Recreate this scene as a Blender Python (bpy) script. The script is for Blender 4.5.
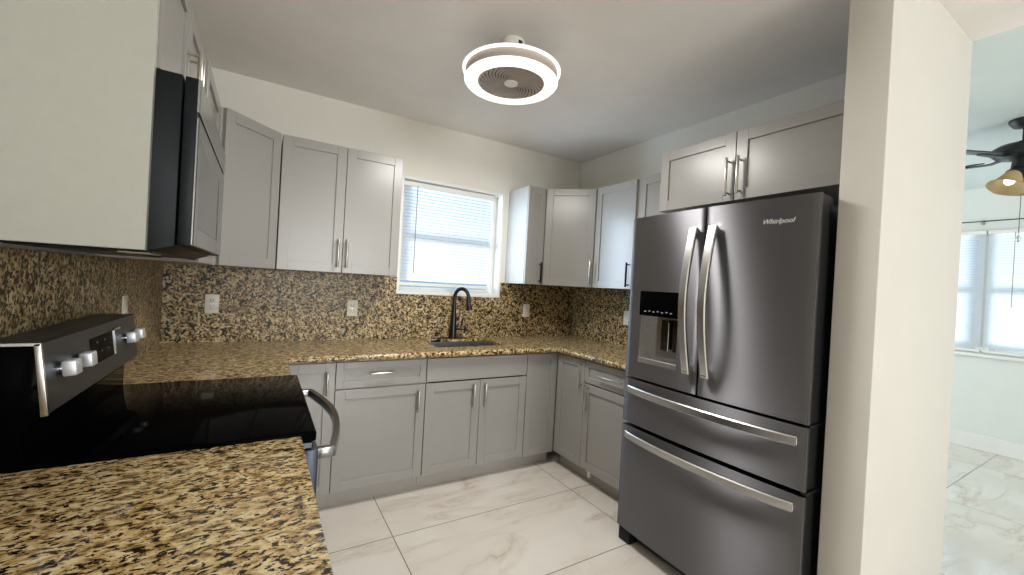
import bpy, bmesh, math, random
from mathutils import Vector, Matrix
random.seed(7)
for o in list(bpy.data.objects): bpy.data.objects.remove(o)
SC = bpy.context.scene
COL = SC.collection
PI = math.pi

# ------------------------------------------------------------------ camera
cam_d = bpy.data.cameras.new('camera')
cam = bpy.data.objects.new('camera', cam_d); COL.objects.link(cam)
cR = Vector((0.85508572, -0.51552654, 0.05532453))
cU = Vector((-0.04559615, 0.0315228, 0.99846247))
cF = Vector((0.51647789, 0.85629358, -0.00344867))
M = Matrix((cR, cU, -cF)).transposed().to_4x4()
M.translation = Vector((0.5243, -3.1744, 1.3655))
cam.matrix_world = M
cam_d.sensor_width = 36.0
cam_d.lens = 413.36 / 1024 * 36
cam_d.clip_start = 0.02
SC.camera = cam

# ------------------------------------------------------------------ world, daylight, exposure
SC.view_settings.view_transform = 'Standard'
SC.view_settings.look = 'None'
SC.view_settings.gamma = 1.0
SC.view_settings.use_curve_mapping = False
SC.view_settings.exposure = 0.17
w = bpy.data.worlds.new('sky'); SC.world = w; w.use_nodes = True
bgn = w.node_tree.nodes['Background']
bgn.inputs[0].default_value = (0.50, 0.74, 1.0, 1); bgn.inputs[1].default_value = 0.7

def area(name, loc, direction, sx, sy, power, color=(1, 1, 1), spread=180):
    l = bpy.data.lights.new(name, 'AREA'); l.shape = 'RECTANGLE'; l.size = sx; l.size_y = sy
    l.energy = power; l.color = color; l.spread = math.radians(spread)
    o = bpy.data.objects.new(name, l); COL.objects.link(o)
    o.location = loc
    o.rotation_euler = Vector(direction).to_track_quat('-Z', 'Y').to_euler()
    return o
# daylight through the room openings, plus two added fill lamps
area('daylight_rear', (1.9, -9.25, 1.45), (0, 1, 0), 2.4, 1.9, 178, (0.97, 0.99, 1.0))
area('fill_living', (4.95, -0.03, 1.55), (0.15, -1, 0), 2.0, 1.3, 33, (0.90, 0.96, 1.0))  # added fill lamp on the unseen side of the living room
area('daylight_living_far', (9.4, -2.7, 0.3), (-2.7, 0.5, 1.25), 1.5, 1.2, 135, (0.86, 0.95, 1.0))
area('daylight_kitchen', (0.2, 2.1, 0.55), (1.65, -2.1, 1.2), 1.2, 1.2, 135, (0.86, 0.95, 1.0))
area('window_fill', (1.95, -0.075, 1.72), (0.80, -0.60, -0.02), 0.14, 0.8, 4.5, (0.62, 0.80, 1.0), 120)  # added lamp inside the blind, throws blue light on the right-hand cabinets

# ------------------------------------------------------------------ dimensions
W = 3.152; H = 2.609
YR = -9.4                        # rear wall
XW2 = 3.275                      # living side of the partition
XF = 6.67                        # living room far wall
CT = 0.915                       # counter top
ZB, ZT = 1.39, 2.197             # upper cabinets
BD = -0.623                      # base door plane
RF = 2.515                       # right-run base door plane
WX0, WX1, WZ0, WZ1 = 1.40, 2.312, 1.258, 2.172

# ------------------------------------------------------------------ materials
def lin(c):
    c = c / 255
    return c / 12.92 if c <= .04045 else ((c + .055) / 1.055) ** 2.4
def rgb(r, g, b): return (lin(r), lin(g), lin(b), 1)
class NT:
    def __init__(s, name):
        s.m = bpy.data.materials.new(name); s.m.use_nodes = True
        s.t = s.m.node_tree; s.p = s.t.nodes['Principled BSDF']; s.out = s.t.nodes['Material Output']
    def n(s, typ, **kw):
        x = s.t.nodes.new(typ)
        for k, v in kw.items():
            if k.startswith('_'): setattr(x, k[1:], v)
            else: x.inputs[k.replace('__', ' ')].default_value = v
        return x
    def l(s, a, b): s.t.links.new(a, b)
    def co(s, scale=(1, 1, 1), loc=(0, 0, 0), rot=(0, 0, 0)):
        tc = s.n('ShaderNodeTexCoord'); mp = s.n('ShaderNodeMapping')
        mp.inputs['Scale'].default_value = scale; mp.inputs['Location'].default_value = loc; mp.inputs['Rotation'].default_value = rot
        s.l(tc.outputs['Object'], mp.inputs['Vector']); return mp.outputs['Vector']
    def ramp(s, fac, stops, interp='LINEAR'):
        r = s.n('ShaderNodeValToRGB'); e = r.color_ramp.elements; r.color_ramp.interpolation = interp
        while len(e) > len(stops): e.remove(e[-1])
        while len(e) < len(stops): e.new(1)
        for q, (p, c) in zip(e, stops): q.position = p; q.color = c
        s.l(fac, r.inputs['Fac']); return r
    def mix(s, fac, a, b, blend='MIX'):
        m = s.n('ShaderNodeMix', _data_type='RGBA', _blend_type=blend)
        for sock, v in ((m.inputs[0], fac), (m.inputs[6], a), (m.inputs[7], b)):
            if hasattr(v, 'is_linked'): s.l(v, sock)
            else: sock.default_value = v
        return m.outputs[2]
def plain(name, c, rough=.5, metal=0, var=.05, scale=6, bump=0, bscale=120, coat=0, spec=.5, stretch=(1, 1, 1)):
    k = NT(name); p = k.p
    v = k.co(stretch)
    nz = k.n('ShaderNodeTexNoise', Scale=scale, Detail=3.0); k.l(v, nz.inputs['Vector'])
    lo = tuple(x * (1 - var) for x in c[:3]) + (1,); hi = tuple(min(1, x * (1 + var)) for x in c[:3]) + (1,)
    r = k.ramp(nz.outputs['Fac'], [(.3, lo), (.7, hi)])
    k.l(r.outputs[0], p.inputs['Base Color'])
    p.inputs['Roughness'].default_value = rough; p.inputs['Metallic'].default_value = metal
    p.inputs['Specular IOR Level'].default_value = spec
    if coat: p.inputs['Coat Weight'].default_value = coat
    if bump:
        b2 = k.n('ShaderNodeTexNoise', Scale=bscale, Detail=2.0); k.l(v, b2.inputs['Vector'])
        bp = k.n('ShaderNodeBump', Strength=bump, Distance=.002); k.l(b2.outputs['Fac'], bp.inputs['Height']); k.l(bp.outputs[0], p.inputs['Normal'])
    return k.m
def brushed(name, c, rough, stretch, var=.06, aniso=.0):
    k = NT(name); p = k.p
    v = k.co(stretch)
    nz = k.n('ShaderNodeTexNoise', Scale=1.0, Detail=4.0); k.l(v, nz.inputs['Vector'])
    lo = tuple(x * (1 - var) for x in c[:3]) + (1,); hi = tuple(min(1, x * (1 + var)) for x in c[:3]) + (1,)
    k.l(k.ramp(nz.outputs['Fac'], [(.3, lo), (.7, hi)]).outputs[0], p.inputs['Base Color'])
    mr = k.n('ShaderNodeMapRange'); mr.inputs['To Min'].default_value = rough - .04; mr.inputs['To Max'].default_value = rough + .06
    k.l(nz.outputs['Fac'], mr.inputs['Value']); k.l(mr.outputs[0], p.inputs['Roughness'])
    p.inputs['Metallic'].default_value = 1
    p.inputs['Anisotropic'].default_value = aniso; p.inputs['Anisotropic Rotation'].default_value = .25
    if aniso:
        tg = k.n('ShaderNodeTangent', _direction_type='UV_MAP', _uv_map='UVMap'); k.l(tg.outputs[0], p.inputs['Tangent'])
    return k.m
def emit(name, c, strength):
    k = NT(name); p = k.p
    p.inputs['Base Color'].default_value = c
    p.inputs['Emission Color'].default_value = c; p.inputs['Emission Strength'].default_value = strength
    p.inputs['Roughness'].default_value = .5
    return k.m
def granite(name, stretch, rot, bias=0.0, rough=.16, spec=.4, tone=(.86, .80, .72, 1)):
    k = NT(name); p = k.p
    v = k.co(stretch, rot=rot)
    nw = k.n('ShaderNodeTexNoise', Scale=9.0, Detail=3.0); k.l(v, nw.inputs['Vector'])
    wv = k.n('ShaderNodeVectorMath', _operation='MULTIPLY_ADD'); wv.inputs[1].default_value = (.05, .05, .05)
    k.l(nw.outputs['Color'], wv.inputs[0]); k.l(v, wv.inputs[2])
    n1 = k.n('ShaderNodeTexNoise', Scale=34.0, Detail=5.0, Roughness=.62); k.l(wv.outputs[0], n1.inputs['Vector'])
    base = k.ramp(n1.outputs['Fac'], [(.32, rgb(86, 66, 42)), (.41, rgb(156, 128, 84)), (.50, rgb(208, 184, 134)), (.62, rgb(236, 222, 184))])
    n2 = k.n('ShaderNodeTexNoise', Scale=70.0, Detail=4.0, Roughness=.62); k.l(wv.outputs[0], n2.inputs['Vector'])
    spk = k.ramp(n2.outputs['Fac'], [(.545 + bias, (0, 0, 0, 1)), (.575 + bias, (1, 1, 1, 1))])
    c1 = k.mix(spk.outputs[0], base.outputs[0], rgb(44, 31, 23))
    n3 = k.n('ShaderNodeTexNoise', Scale=26.0, Detail=6.0, Roughness=.7); k.l(v, n3.inputs['Vector'])
    blk = k.ramp(n3.outputs['Fac'], [(.59 + bias, (0, 0, 0, 1)), (.615 + bias, (1, 1, 1, 1))])
    c2 = k.mix(blk.outputs[0], c1, rgb(20, 16, 14))
    n4 = k.n('ShaderNodeTexNoise', Scale=4.0, Detail=2.0); k.l(v, n4.inputs['Vector'])
    tint = k.ramp(n4.outputs['Fac'], [(.3, tone), (.7, tuple(min(1, x * 1.16) for x in tone[:3]) + (1,))])
    k.l(k.mix(.8, c2, tint.outputs[0], 'MULTIPLY'), p.inputs['Base Color'])
    p.inputs['Roughness'].default_value = rough; p.inputs['Specular IOR Level'].default_value = spec
    return k.m
def tile_floor():
    k = NT('marble tile'); p = k.p
    v = k.co((1, 1, 1), loc=(-1.178, 1.008, 0))
    br = k.n('ShaderNodeTexBrick', _offset=0.0, _squash=1.0, Scale=1.0)
    br.inputs['Brick Width'].default_value = 1.213; br.inputs['Row Height'].default_value = .608
    br.inputs['Mortar Size'].default_value = .0028; br.inputs['Mortar Smooth'].default_value = .1
    br.inputs['Color1'].default_value = (0, 0, 0, 1); br.inputs['Color2'].default_value = (1, 1, 1, 1)
    k.l(v, br.inputs['Vector'])
    # every tile shifts the vein pattern
    sh = k.n('ShaderNodeVectorMath', _operation='MULTIPLY_ADD'); sh.inputs[1].default_value = (3, 5, 2)
    k.l(br.outputs['Color'], sh.inputs[0]); k.l(v, sh.inputs[2])
    rt = k.n('ShaderNodeMapping'); rt.inputs['Rotation'].default_value = (0, 0, -.5); rt.inputs['Scale'].default_value = (.8, 2.3, 1)
    k.l(sh.outputs[0], rt.inputs['Vector'])
    n1 = k.n('ShaderNodeTexNoise', Scale=1.5, Detail=7.0, Roughness=.55, Distortion=.5); k.l(rt.outputs[0], n1.inputs['Vector'])
    s1 = k.n('ShaderNodeMath', _operation='SUBTRACT'); s1.inputs[1].default_value = .5; k.l(n1.outputs['Fac'], s1.inputs[0])
    a1 = k.n('ShaderNodeMath', _operation='ABSOLUTE'); k.l(s1.outputs[0], a1.inputs[0])
    vein = k.ramp(a1.outputs[0], [(0, (1, 1, 1, 1)), (.012, (.45, .45, .45, 1)), (.07, (0, 0, 0, 1))])
    n2 = k.n('ShaderNodeTexNoise', Scale=2.2, Detail=3.0); k.l(sh.outputs[0], n2.inputs['Vector'])
    vm = k.ramp(n2.outputs['Fac'], [(.40, (0, 0, 0, 1)), (.66, (.75, .75, .75, 1))])
    fac = k.mix(1.0, vein.outputs[0], vm.outputs[0], 'MULTIPLY')
    cloud = k.ramp(n2.outputs['Fac'], [(.3, rgb(222, 214, 203)), (.7, rgb(234, 229, 220))])
    c = k.mix(fac, cloud.outputs[0], rgb(186, 164, 142))
    c2 = k.mix(br.outputs['Fac'], c, rgb(112, 104, 94))
    k.l(c2, p.inputs['Base Color'])
    rr = k.n('ShaderNodeMapRange'); rr.inputs['To Min'].default_value = .06; rr.inputs['To Max'].default_value = .6
    p.inputs['Specular IOR Level'].default_value = .9
    k.l(br.outputs['Fac'], rr.inputs['Value']); k.l(rr.outputs[0], p.inputs['Roughness'])
    return k.m
def glass_mat(name):
    k = NT(name)
    tr = k.n('ShaderNodeBsdfTransparent'); tr.inputs[0].default_value = (.94, .97, .98, 1)
    gl = k.n('ShaderNodeBsdfGlossy', Roughness=.02)
    lw = k.n('ShaderNodeLayerWeight', Blend=.12)
    mx = k.n('ShaderNodeMixShader')
    k.l(lw.outputs['Fresnel'], mx.inputs[0]); k.l(tr.outputs[0], mx.inputs[1]); k.l(gl.outputs[0], mx.inputs[2])
    k.l(mx.outputs[0], k.out.inputs[0]); return k.m
def translucent(name, c, mixf=.55):
    k = NT(name)
    nz = k.n('ShaderNodeTexNoise', Scale=20.0); k.l(k.co(), nz.inputs['Vector'])
    r = k.ramp(nz.outputs['Fac'], [(.3, tuple(x * .97 for x in c[:3]) + (1,)), (.7, c)])
    df = k.n('ShaderNodeBsdfDiffuse'); tl = k.n('ShaderNodeBsdfTranslucent'); mx = k.n('ShaderNodeMixShader'); mx.inputs[0].default_value = mixf
    k.l(r.outputs[0], df.inputs[0]); k.l(r.outputs[0], tl.inputs[0]); k.l(df.outputs[0], mx.inputs[1]); k.l(tl.outputs[0], mx.inputs[2])
    k.l(mx.outputs[0], k.out.inputs[0]); return k.m

m_wall = plain('cream wall paint', rgb(232, 228, 217), .6, var=.015, bump=.15, bscale=90, spec=.2)
m_stub = plain('wall paint lit tone', rgb(218, 214, 206), .6, var=.012, bump=.1, spec=.2)  # wall paint again, with the partition's lit look put into the colour
m_ceil = plain('ceiling paint', rgb(246, 241, 236), .7, var=.02, bump=.15, bscale=70)
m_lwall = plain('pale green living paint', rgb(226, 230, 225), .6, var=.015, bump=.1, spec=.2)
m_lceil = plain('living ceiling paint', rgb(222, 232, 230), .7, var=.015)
m_cab = plain('grey cabinet lacquer', rgb(152, 149, 144), .28, var=.02, scale=3)
m_carc = plain('cabinet box laminate', rgb(166, 160, 153), .5, var=.03)
m_panel = plain('pale end panel laminate', rgb(178, 177, 167), .42, var=.02, scale=40, bump=.08, bscale=300)
m_dark = plain('shadow gap black', rgb(20, 20, 21), .7)
m_gran = granite('granite counter', (1.0, 1.75, 1), (0, 0, -.42), bias=-.008)
m_gran2 = granite('granite splash back', (1.25, 1.25, 1.25), (.2, .1, .3), bias=-.034, rough=.34, spec=.25, tone=(.66, .62, .58, 1))
m_gran_shade = granite('granite counter shade tone', (1.0, 1.75, 1), (0, 0, -.42), bias=-.016, rough=.16, tone=(.72, .67, .61, 1))  # same granite as the near counter, its shade put into the tone
m_floor = tile_floor()
m_fr = brushed('dark stainless', rgb(136, 135, 139), .44, (3, 3, 500), .025, 1.0)
m_frside = plain('black fridge side', rgb(24, 24, 26), .4, var=.1, bump=.3, bscale=400)
m_ss = plain('bright stainless', rgb(208, 207, 206), .27, metal=1, var=.02)
m_alu = plain('satin aluminium', rgb(214, 215, 217), .42, metal=.55, var=.02)
m_ss2 = plain('range stainless', rgb(56, 62, 70), .34, metal=.6, var=.03)
m_nick = brushed('satin nickel', rgb(196, 190, 180), .28, (80, 80, 10), .04)
m_chrome = plain('chrome', rgb(215, 217, 220), .12, metal=1, var=.02)
m_blk = plain('gloss black', rgb(10, 10, 11), .10, var=.1, coat=.4)
m_blkm = plain('satin black', rgb(12, 17, 22), .45, var=.10, spec=.2)
m_glassblk = plain('black ceramic glass', rgb(5, 5, 6), .07, var=.1, spec=.08)
m_glassblk.node_tree.nodes['Principled BSDF'].inputs['IOR'].default_value = 1.16
m_micro_glass = plain('dark door glass', rgb(92, 95, 98), .16, var=.03, metal=.6)
m_white = plain('white vinyl', rgb(236, 236, 232), .38, var=.015)
m_ivory = plain('ivory plastic', rgb(232, 228, 216), .35, var=.02)
m_wtrim = plain('white lamp plastic', rgb(176, 164, 154), .5, var=.03)
m_grill = plain('taupe grille plastic', rgb(176, 160, 146), .45, var=.04)
m_slot = plain('slot dark', rgb(60, 52, 46), .6)
m_lamp = emit('led diffuser', (1.0, .985, .95, 1), .9)
m_blind = translucent('white blind slat', rgb(246, 248, 250), .75)
m_glass = glass_mat('window glass')
m_sink = brushed('sink steel', rgb(172, 174, 176), .34, (60, 60, 8), .06)
m_fmat = plain('matte black faucet', rgb(16, 16, 17), .34, var=.15)
m_fan = plain('oil rubbed bronze', rgb(22, 24, 27), .4, var=.2)
m_blade = plain('dark walnut blade', rgb(52, 50, 52), .4, var=.2, scale=9, stretch=(6, 1, 1))
m_amber = translucent('amber glass shade', rgb(216, 200, 164), .5)
m_bulb = emit('warm bulb', (1.0, .93, .80, 1), 1.6)
m_bead = plain('brass bead chain', rgb(120, 105, 80), .35, metal=1)
m_label = plain('pale print', rgb(206, 206, 202), .5)
m_mid = plain('grey stainless', rgb(150, 150, 152), .2, metal=1, var=.02)
m_icon = plain('dim print', rgb(150, 152, 152), .5)
m_lens = plain('lamp lens plastic', rgb(196, 184, 166), .5)

# ------------------------------------------------------------------ mesh helpers
class MB:
    def __init__(s): s.bm = bmesh.new()
    def _add(s, b, mtx=None):
        if mtx is not None: bmesh.ops.transform(b, matrix=mtx, verts=b.verts)
        me = bpy.data.meshes.new('tmp'); b.to_mesh(me); b.free(); s.bm.from_mesh(me); bpy.data.meshes.remove(me); return s
    def box(s, x0, x1, y0, y1, z0, z1, bev=0, seg=1, mtx=None):
        b = bmesh.new(); bmesh.ops.create_cube(b, size=1)
        for v in b.verts: v.co = Vector(((x0 + x1) / 2 + v.co.x * (x1 - x0), (y0 + y1) / 2 + v.co.y * (y1 - y0), (z0 + z1) / 2 + v.co.z * (z1 - z0)))
        if bev: bmesh.ops.bevel(b, geom=b.edges[:], offset=bev, segments=seg, affect='EDGES', profile=.5)
        return s._add(b, mtx)
    def prism(s, poly, a, c, axis='y', bev=0, seg=2, mtx=None):
        # poly in the two remaining axes: y -> (x,z), x -> (y,z), z -> (x,y)
        b = bmesh.new()
        def P(u, v, t): return {'y': (u, t, v), 'x': (t, u, v), 'z': (u, v, t)}[axis]
        A = [b.verts.new(P(u, v, a)) for u, v in poly]; B = [b.verts.new(P(u, v, c)) for u, v in poly]
        b.faces.new(A); b.faces.new(B[::-1])
        n = len(poly)
        for i in range(n): b.faces.new((A[i], B[i], B[(i + 1) % n], A[(i + 1) % n]))
        bmesh.ops.recalc_face_normals(b, faces=b.faces[:])
        if bev: bmesh.ops.bevel(b, geom=b.edges[:], offset=bev, segments=seg, affect='EDGES', profile=.5)
        return s._add(b, mtx)
    def cyl(s, p0, p1, r, r2=None, n=24, bev=0):
        p0, p1 = Vector(p0), Vector(p1); d = p1 - p0
        b = bmesh.new(); bmesh.ops.create_cone(b, cap_ends=True, segments=n, radius1=r, radius2=r if r2 is None else r2, depth=d.length)
        if bev:
            ed = [e for e in b.edges if abs(abs(e.verts[0].co.z) - d.length / 2) < 1e-6 and abs(e.verts[0].co.z - e.verts[1].co.z) < 1e-6]
            bmesh.ops.bevel(b, geom=ed, offset=bev, segments=2, affect='EDGES', profile=.5)
        m = Matrix.Translation((p0 + p1) / 2) @ d.to_track_quat('Z', 'Y').to_matrix().to_4x4()
        return s._add(b, m)
    def lathe(s, prof, c=(0, 0, 0), n=48, mtx=None, closed=False):
        b = bmesh.new(); rings = []
        for r, z in prof:
            if r < 1e-6: rings.append([b.verts.new((0, 0, z))])
            else: rings.append([b.verts.new((r * math.cos(2 * PI * i / n), r * math.sin(2 * PI * i / n), z)) for i in range(n)])
        pairs = list(zip(rings, rings[1:]))
        if closed: pairs.append((rings[-1], rings[0]))
        for A, B in pairs:
            if len(A) == 1 and len(B) == 1: continue
            for i in range(n):
                j = (i + 1) % n
                if len(A) == 1: b.faces.new((A[0], B[j], B[i]))
                elif len(B) == 1: b.faces.new((A[i], A[j], B[0]))
                else: b.faces.new((A[i], A[j], B[j], B[i]))
        bmesh.ops.recalc_face_normals(b, faces=b.faces[:])
        m = Matrix.Translation(c)
        if mtx is not None: m = m @ mtx
        return s._add(b, m)
    def sweep(s, pts, prof, up=(0, 0, 1), scale=None):
        # profile (u, v): u along side, v along normal; swept along pts, capped
        b = bmesh.new(); pts = [Vector(p) for p in pts]; rings = []
        upv = Vector(up)
        for i, p in enumerate(pts):
            t = (pts[min(i + 1, len(pts) - 1)] - pts[max(i - 1, 0)]).normalized()
            sd = t.cross(upv).normalized(); nn = sd.cross(t).normalized()
            k = scale[i] if scale else 1
            rings.append([b.verts.new(p + sd * u * k + nn * v * k) for u, v in prof])
        n = len(prof)
        for A, B in zip(rings, rings[1:]):
            for i in range(n): b.faces.new((A[i], A[(i + 1) % n], B[(i + 1) % n], B[i]))
        b.faces.new(rings[0]); b.faces.new(rings[-1][::-1])
        bmesh.ops.recalc_face_normals(b, faces=b.faces[:])
        return s._add(b)
    def tube(s, pts, r, n=12, up=(0, 0, 1), scale=None):
        return s.sweep(pts, [(r * math.cos(2 * PI * i / n), r * math.sin(2 * PI * i / n)) for i in range(n)], up, scale)
    def sphere(s, c, r, sc=(1, 1, 1)):
        b = bmesh.new(); bmesh.ops.create_uvsphere(b, u_segments=20, v_segments=12, radius=r)
        return s._add(b, Matrix.Translation(c) @ Matrix.Diagonal((*sc, 1)))
def smooth(me, ang=35):
    for f in me.polygons: f.use_smooth = True
    me.set_sharp_from_angle(angle=math.radians(ang))
def thing(name, label, cat, loc=(0, 0, 0), rotz=0, group=None):
    o = bpy.data.objects.new(name, None); COL.objects.link(o); o.empty_display_size = .1
    o.location = loc; o.rotation_euler = (0, 0, rotz)
    tag(o, label, cat, group); return o
def tag(o, label=None, cat=None, group=None, kind=None):
    if label: o['label'] = label
    if cat: o['category'] = cat
    if group: o['group'] = group
    if kind: o['kind'] = kind
    return o
def obj(name, mb, mat, parent=None, off=False, label=None):
    me = bpy.data.meshes.new(name)
    if off and parent is not None:            # geometry given in world axes: shift into the parent's frame
        r = parent; t = Vector((0, 0, 0))
        while r: t += r.location; r = r.parent
        bmesh.ops.translate(mb.bm, vec=-t, verts=mb.bm.verts)
    loc = None
    if parent is None:
        xs = [v.co for v in mb.bm.verts]
        loc = Vector(((min(v.x for v in xs) + max(v.x for v in xs)) / 2, (min(v.y for v in xs) + max(v.y for v in xs)) / 2, min(v.z for v in xs)))
    mb.bm.to_mesh(me); mb.bm.free()
    me.materials.append(mat); smooth(me)
    o = bpy.data.objects.new(name, me); COL.objects.link(o)
    if parent is not None: o.parent = parent
    if label: o['label'] = label
    return o
def struct(name, mb, mat, parent=None):
    o = obj(name, mb, mat, parent)
    if parent is None: o['kind'] = 'structure'
    return o

# ------------------------------------------------------------------ room shell
struct('floor', MB().box(-.15, XF + .15, YR - .15, .15, -.08, 0), m_floor)
struct('ceiling', MB().box(-.15, XW2, YR - .15, .15, H, H + .1), m_ceil)
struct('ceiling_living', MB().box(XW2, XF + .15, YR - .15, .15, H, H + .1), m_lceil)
struct('wall_left', MB().box(-.15, 0, YR, .15, 0, H), m_wall)
b = MB()
b.box(0, WX0, 0, .15, 0, H); b.box(WX1, W + .06, 0, .15, 0, H); b.box(WX0, WX1, 0, .15, 0, WZ0); b.box(WX0, WX1, 0, .15, WZ1, H)
struct('wall_back', b, m_wall)
struct('wall_right', MB().box(W, W + .062, -2.472, 0, 0, H), m_wall)
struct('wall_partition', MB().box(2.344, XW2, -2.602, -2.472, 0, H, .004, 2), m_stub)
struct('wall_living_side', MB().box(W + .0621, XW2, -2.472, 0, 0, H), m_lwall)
b = MB()
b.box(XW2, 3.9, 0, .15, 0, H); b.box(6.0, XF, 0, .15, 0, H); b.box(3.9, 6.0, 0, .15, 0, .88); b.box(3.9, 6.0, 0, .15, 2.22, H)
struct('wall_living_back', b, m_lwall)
# living far wall with two window openings side by side
LZ0, LZ1 = .955, 2.165
LW = [(-2.065, -1.50), (-2.86, -2.10)]
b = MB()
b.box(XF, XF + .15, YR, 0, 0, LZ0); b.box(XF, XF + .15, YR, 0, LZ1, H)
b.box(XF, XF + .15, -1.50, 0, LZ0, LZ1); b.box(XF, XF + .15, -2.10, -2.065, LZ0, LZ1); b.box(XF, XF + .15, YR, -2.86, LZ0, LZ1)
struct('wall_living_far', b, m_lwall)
# rear wall behind the camera, with a wide glazed opening
b = MB()
b.box(0, .7, YR - .15, YR, 0, H); b.box(3.1, XF, YR - .15, YR, 0, H); b.box(.7, 3.1, YR - .15, YR, 2.4, H); b.box(.7, 3.1, YR - .15, YR, 0, .5)
struct('wall_rear', b, m_wall)
struct('baseboard_living', MB().box(XF - .016, XF, YR, 0, 0, .15, .004), m_white)

def ring_frame(mb, axis, a0, a1, u0, u1, z0, z1, t):
    f = (lambda u_0, u_1, z_0, z_1: mb.box(u_0, u_1, a0, a1, z_0, z_1, .002)) if axis == 'y' else (lambda u_0, u_1, z_0, z_1: mb.box(a0, a1, u_0, u_1, z_0, z_1, .002))
    f(u0, u0 + t, z0, z1); f(u1 - t, u1, z0, z1); f(u0 + t, u1 - t, z0, z0 + t); f(u0 + t, u1 - t, z1 - t, z1)
    return mb
wn = struct('window_4', ring_frame(MB(), 'y', YR - .12, YR - .02, .7, 3.1, .5, 2.4, .04), m_white)
obj('pane', MB().box(.74, 3.06, YR - .075, YR - .07, .54, 2.36), m_glass, wn)
obj('mullion', MB().box(1.875, 1.925, YR - .09, YR - .05, .54, 2.36, .003), m_white, wn)
wn = struct('window_5', ring_frame(MB(), 'y', .02, .12, 3.9, 6.0, .88, 2.22, .04), m_white)  # unseen window, added to go with the living room fill lamp
obj('pane', MB().box(3.94, 5.96, .07, .075, .92, 2.18), m_glass, wn)
obj('mullion', MB().box(4.93, 4.97, .05, .09, .92, 2.18, .003), m_white, wn)
# kitchen window
wn = struct('window_1', ring_frame(MB(), 'y', -.006, .15, WX0, WX1, WZ0, WZ1, .022), m_white)
b = ring_frame(MB(), 'y', .100, .140, WX0 + .022, WX1 - .022, WZ0 + .022, WZ1 - .022, .035)
b.box(WX0 + .05, WX1 - .05, .095, .138, 1.66, 1.705, .003)
obj('sash', b, m_white, wn)
obj('pane', MB().box(WX0 + .05, WX1 - .05, .118, .122, WZ0 + .05, WZ1 - .05), m_glass, wn)
b = MB().box(WX0 + .4, WX0 + .47, .085, .096, 1.705, 1.718, .003)
obj('sash_lock', b, m_white, wn)

def blind(name, label, u0, u1, z0, z1, a, axis, sgn, wand_u, wand_len, group=None):
    # u: along the window, a: plane of the blind, sgn: direction of the room along the axis
    def bx(mb, ua, ub, da, db, za, zb_, bev=0):
        lo, hi = sorted((a + sgn * da, a + sgn * db))
        if axis == 'y': mb.box(ua, ub, lo, hi, za, zb_, bev)
        else: mb.box(lo, hi, ua, ub, za, zb_, bev)
        return mb
    t = thing(name, label, 'blind', (((u0 + u1) / 2, a, z0) if axis == 'y' else (a, (u0 + u1) / 2, z0)), 0, group)
    obj('headrail', bx(MB(), u0, u1, -.018, .018, z1 - .038, z1, .003), m_white, t, True)
    sl = MB(); pitch = .0265; n = int((z1 - z0 - .075) / pitch)
    for i in range(n):
        z = z1 - .052 - i * pitch
        ang = math.radians(62)
        if axis == 'y':
            mt = Matrix.Translation(((u0 + u1) / 2, a, z)) @ Matrix.Rotation(-sgn * ang, 4, 'X')
            sl.box(-(u1 - u0) / 2 + .004, (u1 - u0) / 2 - .004, -.0145, .0145, -.0005, .0005, mtx=mt)
        else:
            mt = Matrix.Translation((a, (u0 + u1) / 2, z)) @ Matrix.Rotation(sgn * ang, 4, 'Y')
            sl.box(-.0145, .0145, -(u1 - u0) / 2 + .004, (u1 - u0) / 2 - .004, -.0005, .0005, mtx=mt)
    obj('slats', sl, m_blind, t, True)
    obj('bottom_rail', bx(MB(), u0 + .003, u1 - .003, -.013, .013, z0, z0 + .024, .004), m_white, t, True)
    for q in (.12, .5, .88):
        uu = u0 + (u1 - u0) * q
        obj('ladder_cord', bx(MB(), uu - .0008, uu + .0008, .0125, .014, z0 + .02, z1 - .03), m_white, t, True)
    if wand_u is not None:
        p = (wand_u, a + sgn * .024) if axis == 'y' else (a + sgn * .024, wand_u)
        obj('tilt_wand', MB().cyl((*p, z1 - .03), (*p, z1 - wand_len), .0036, n=10), m_grill, t, True)
    return t
blind('window_blind', 'white horizontal slat blind in the kitchen window over the sink', WX0 + .026, WX1 - .085, 1.325, 2.145, .055, 'y', -1, 1.54, .72)

for i, (y0, y1) in enumerate(LW):
    wn = struct('window_%d' % (i + 2), ring_frame(MB(), 'x', XF - .004, XF + .13, y0, y1, LZ0, LZ1, .025), m_white)
    b = ring_frame(MB(), 'x', XF + .085, XF + .12, y0 + .025, y1 - .025, LZ0 + .025, LZ1 - .025, .035)
    b.box(XF + .08, XF + .118, y0 + .05, y1 - .05, 1.50, 1.55, .003)
    obj('sash', b, m_white, wn)
    obj('pane', MB().box(XF + .10, XF + .104, y0 + .05, y1 - .05, LZ0 + .05, LZ1 - .05), m_glass, wn)
    blind('window_blind', ['white slat blind in the living room window nearest the partition wall edge', 'white slat blind with a long tilt wand, right one of the living room windows'][i],
          y0 - .012, y1 + .012, LZ0 + .012, LZ1 + .01, XF - .028, 'x', -1, (None, -2.262)[i], .75, 'living room window blinds')
struct('trim_1', MB().box(XF - .05, XF, -2.92, -1.44, LZ0 - .035, LZ0 - .002, .004), m_white)
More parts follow.
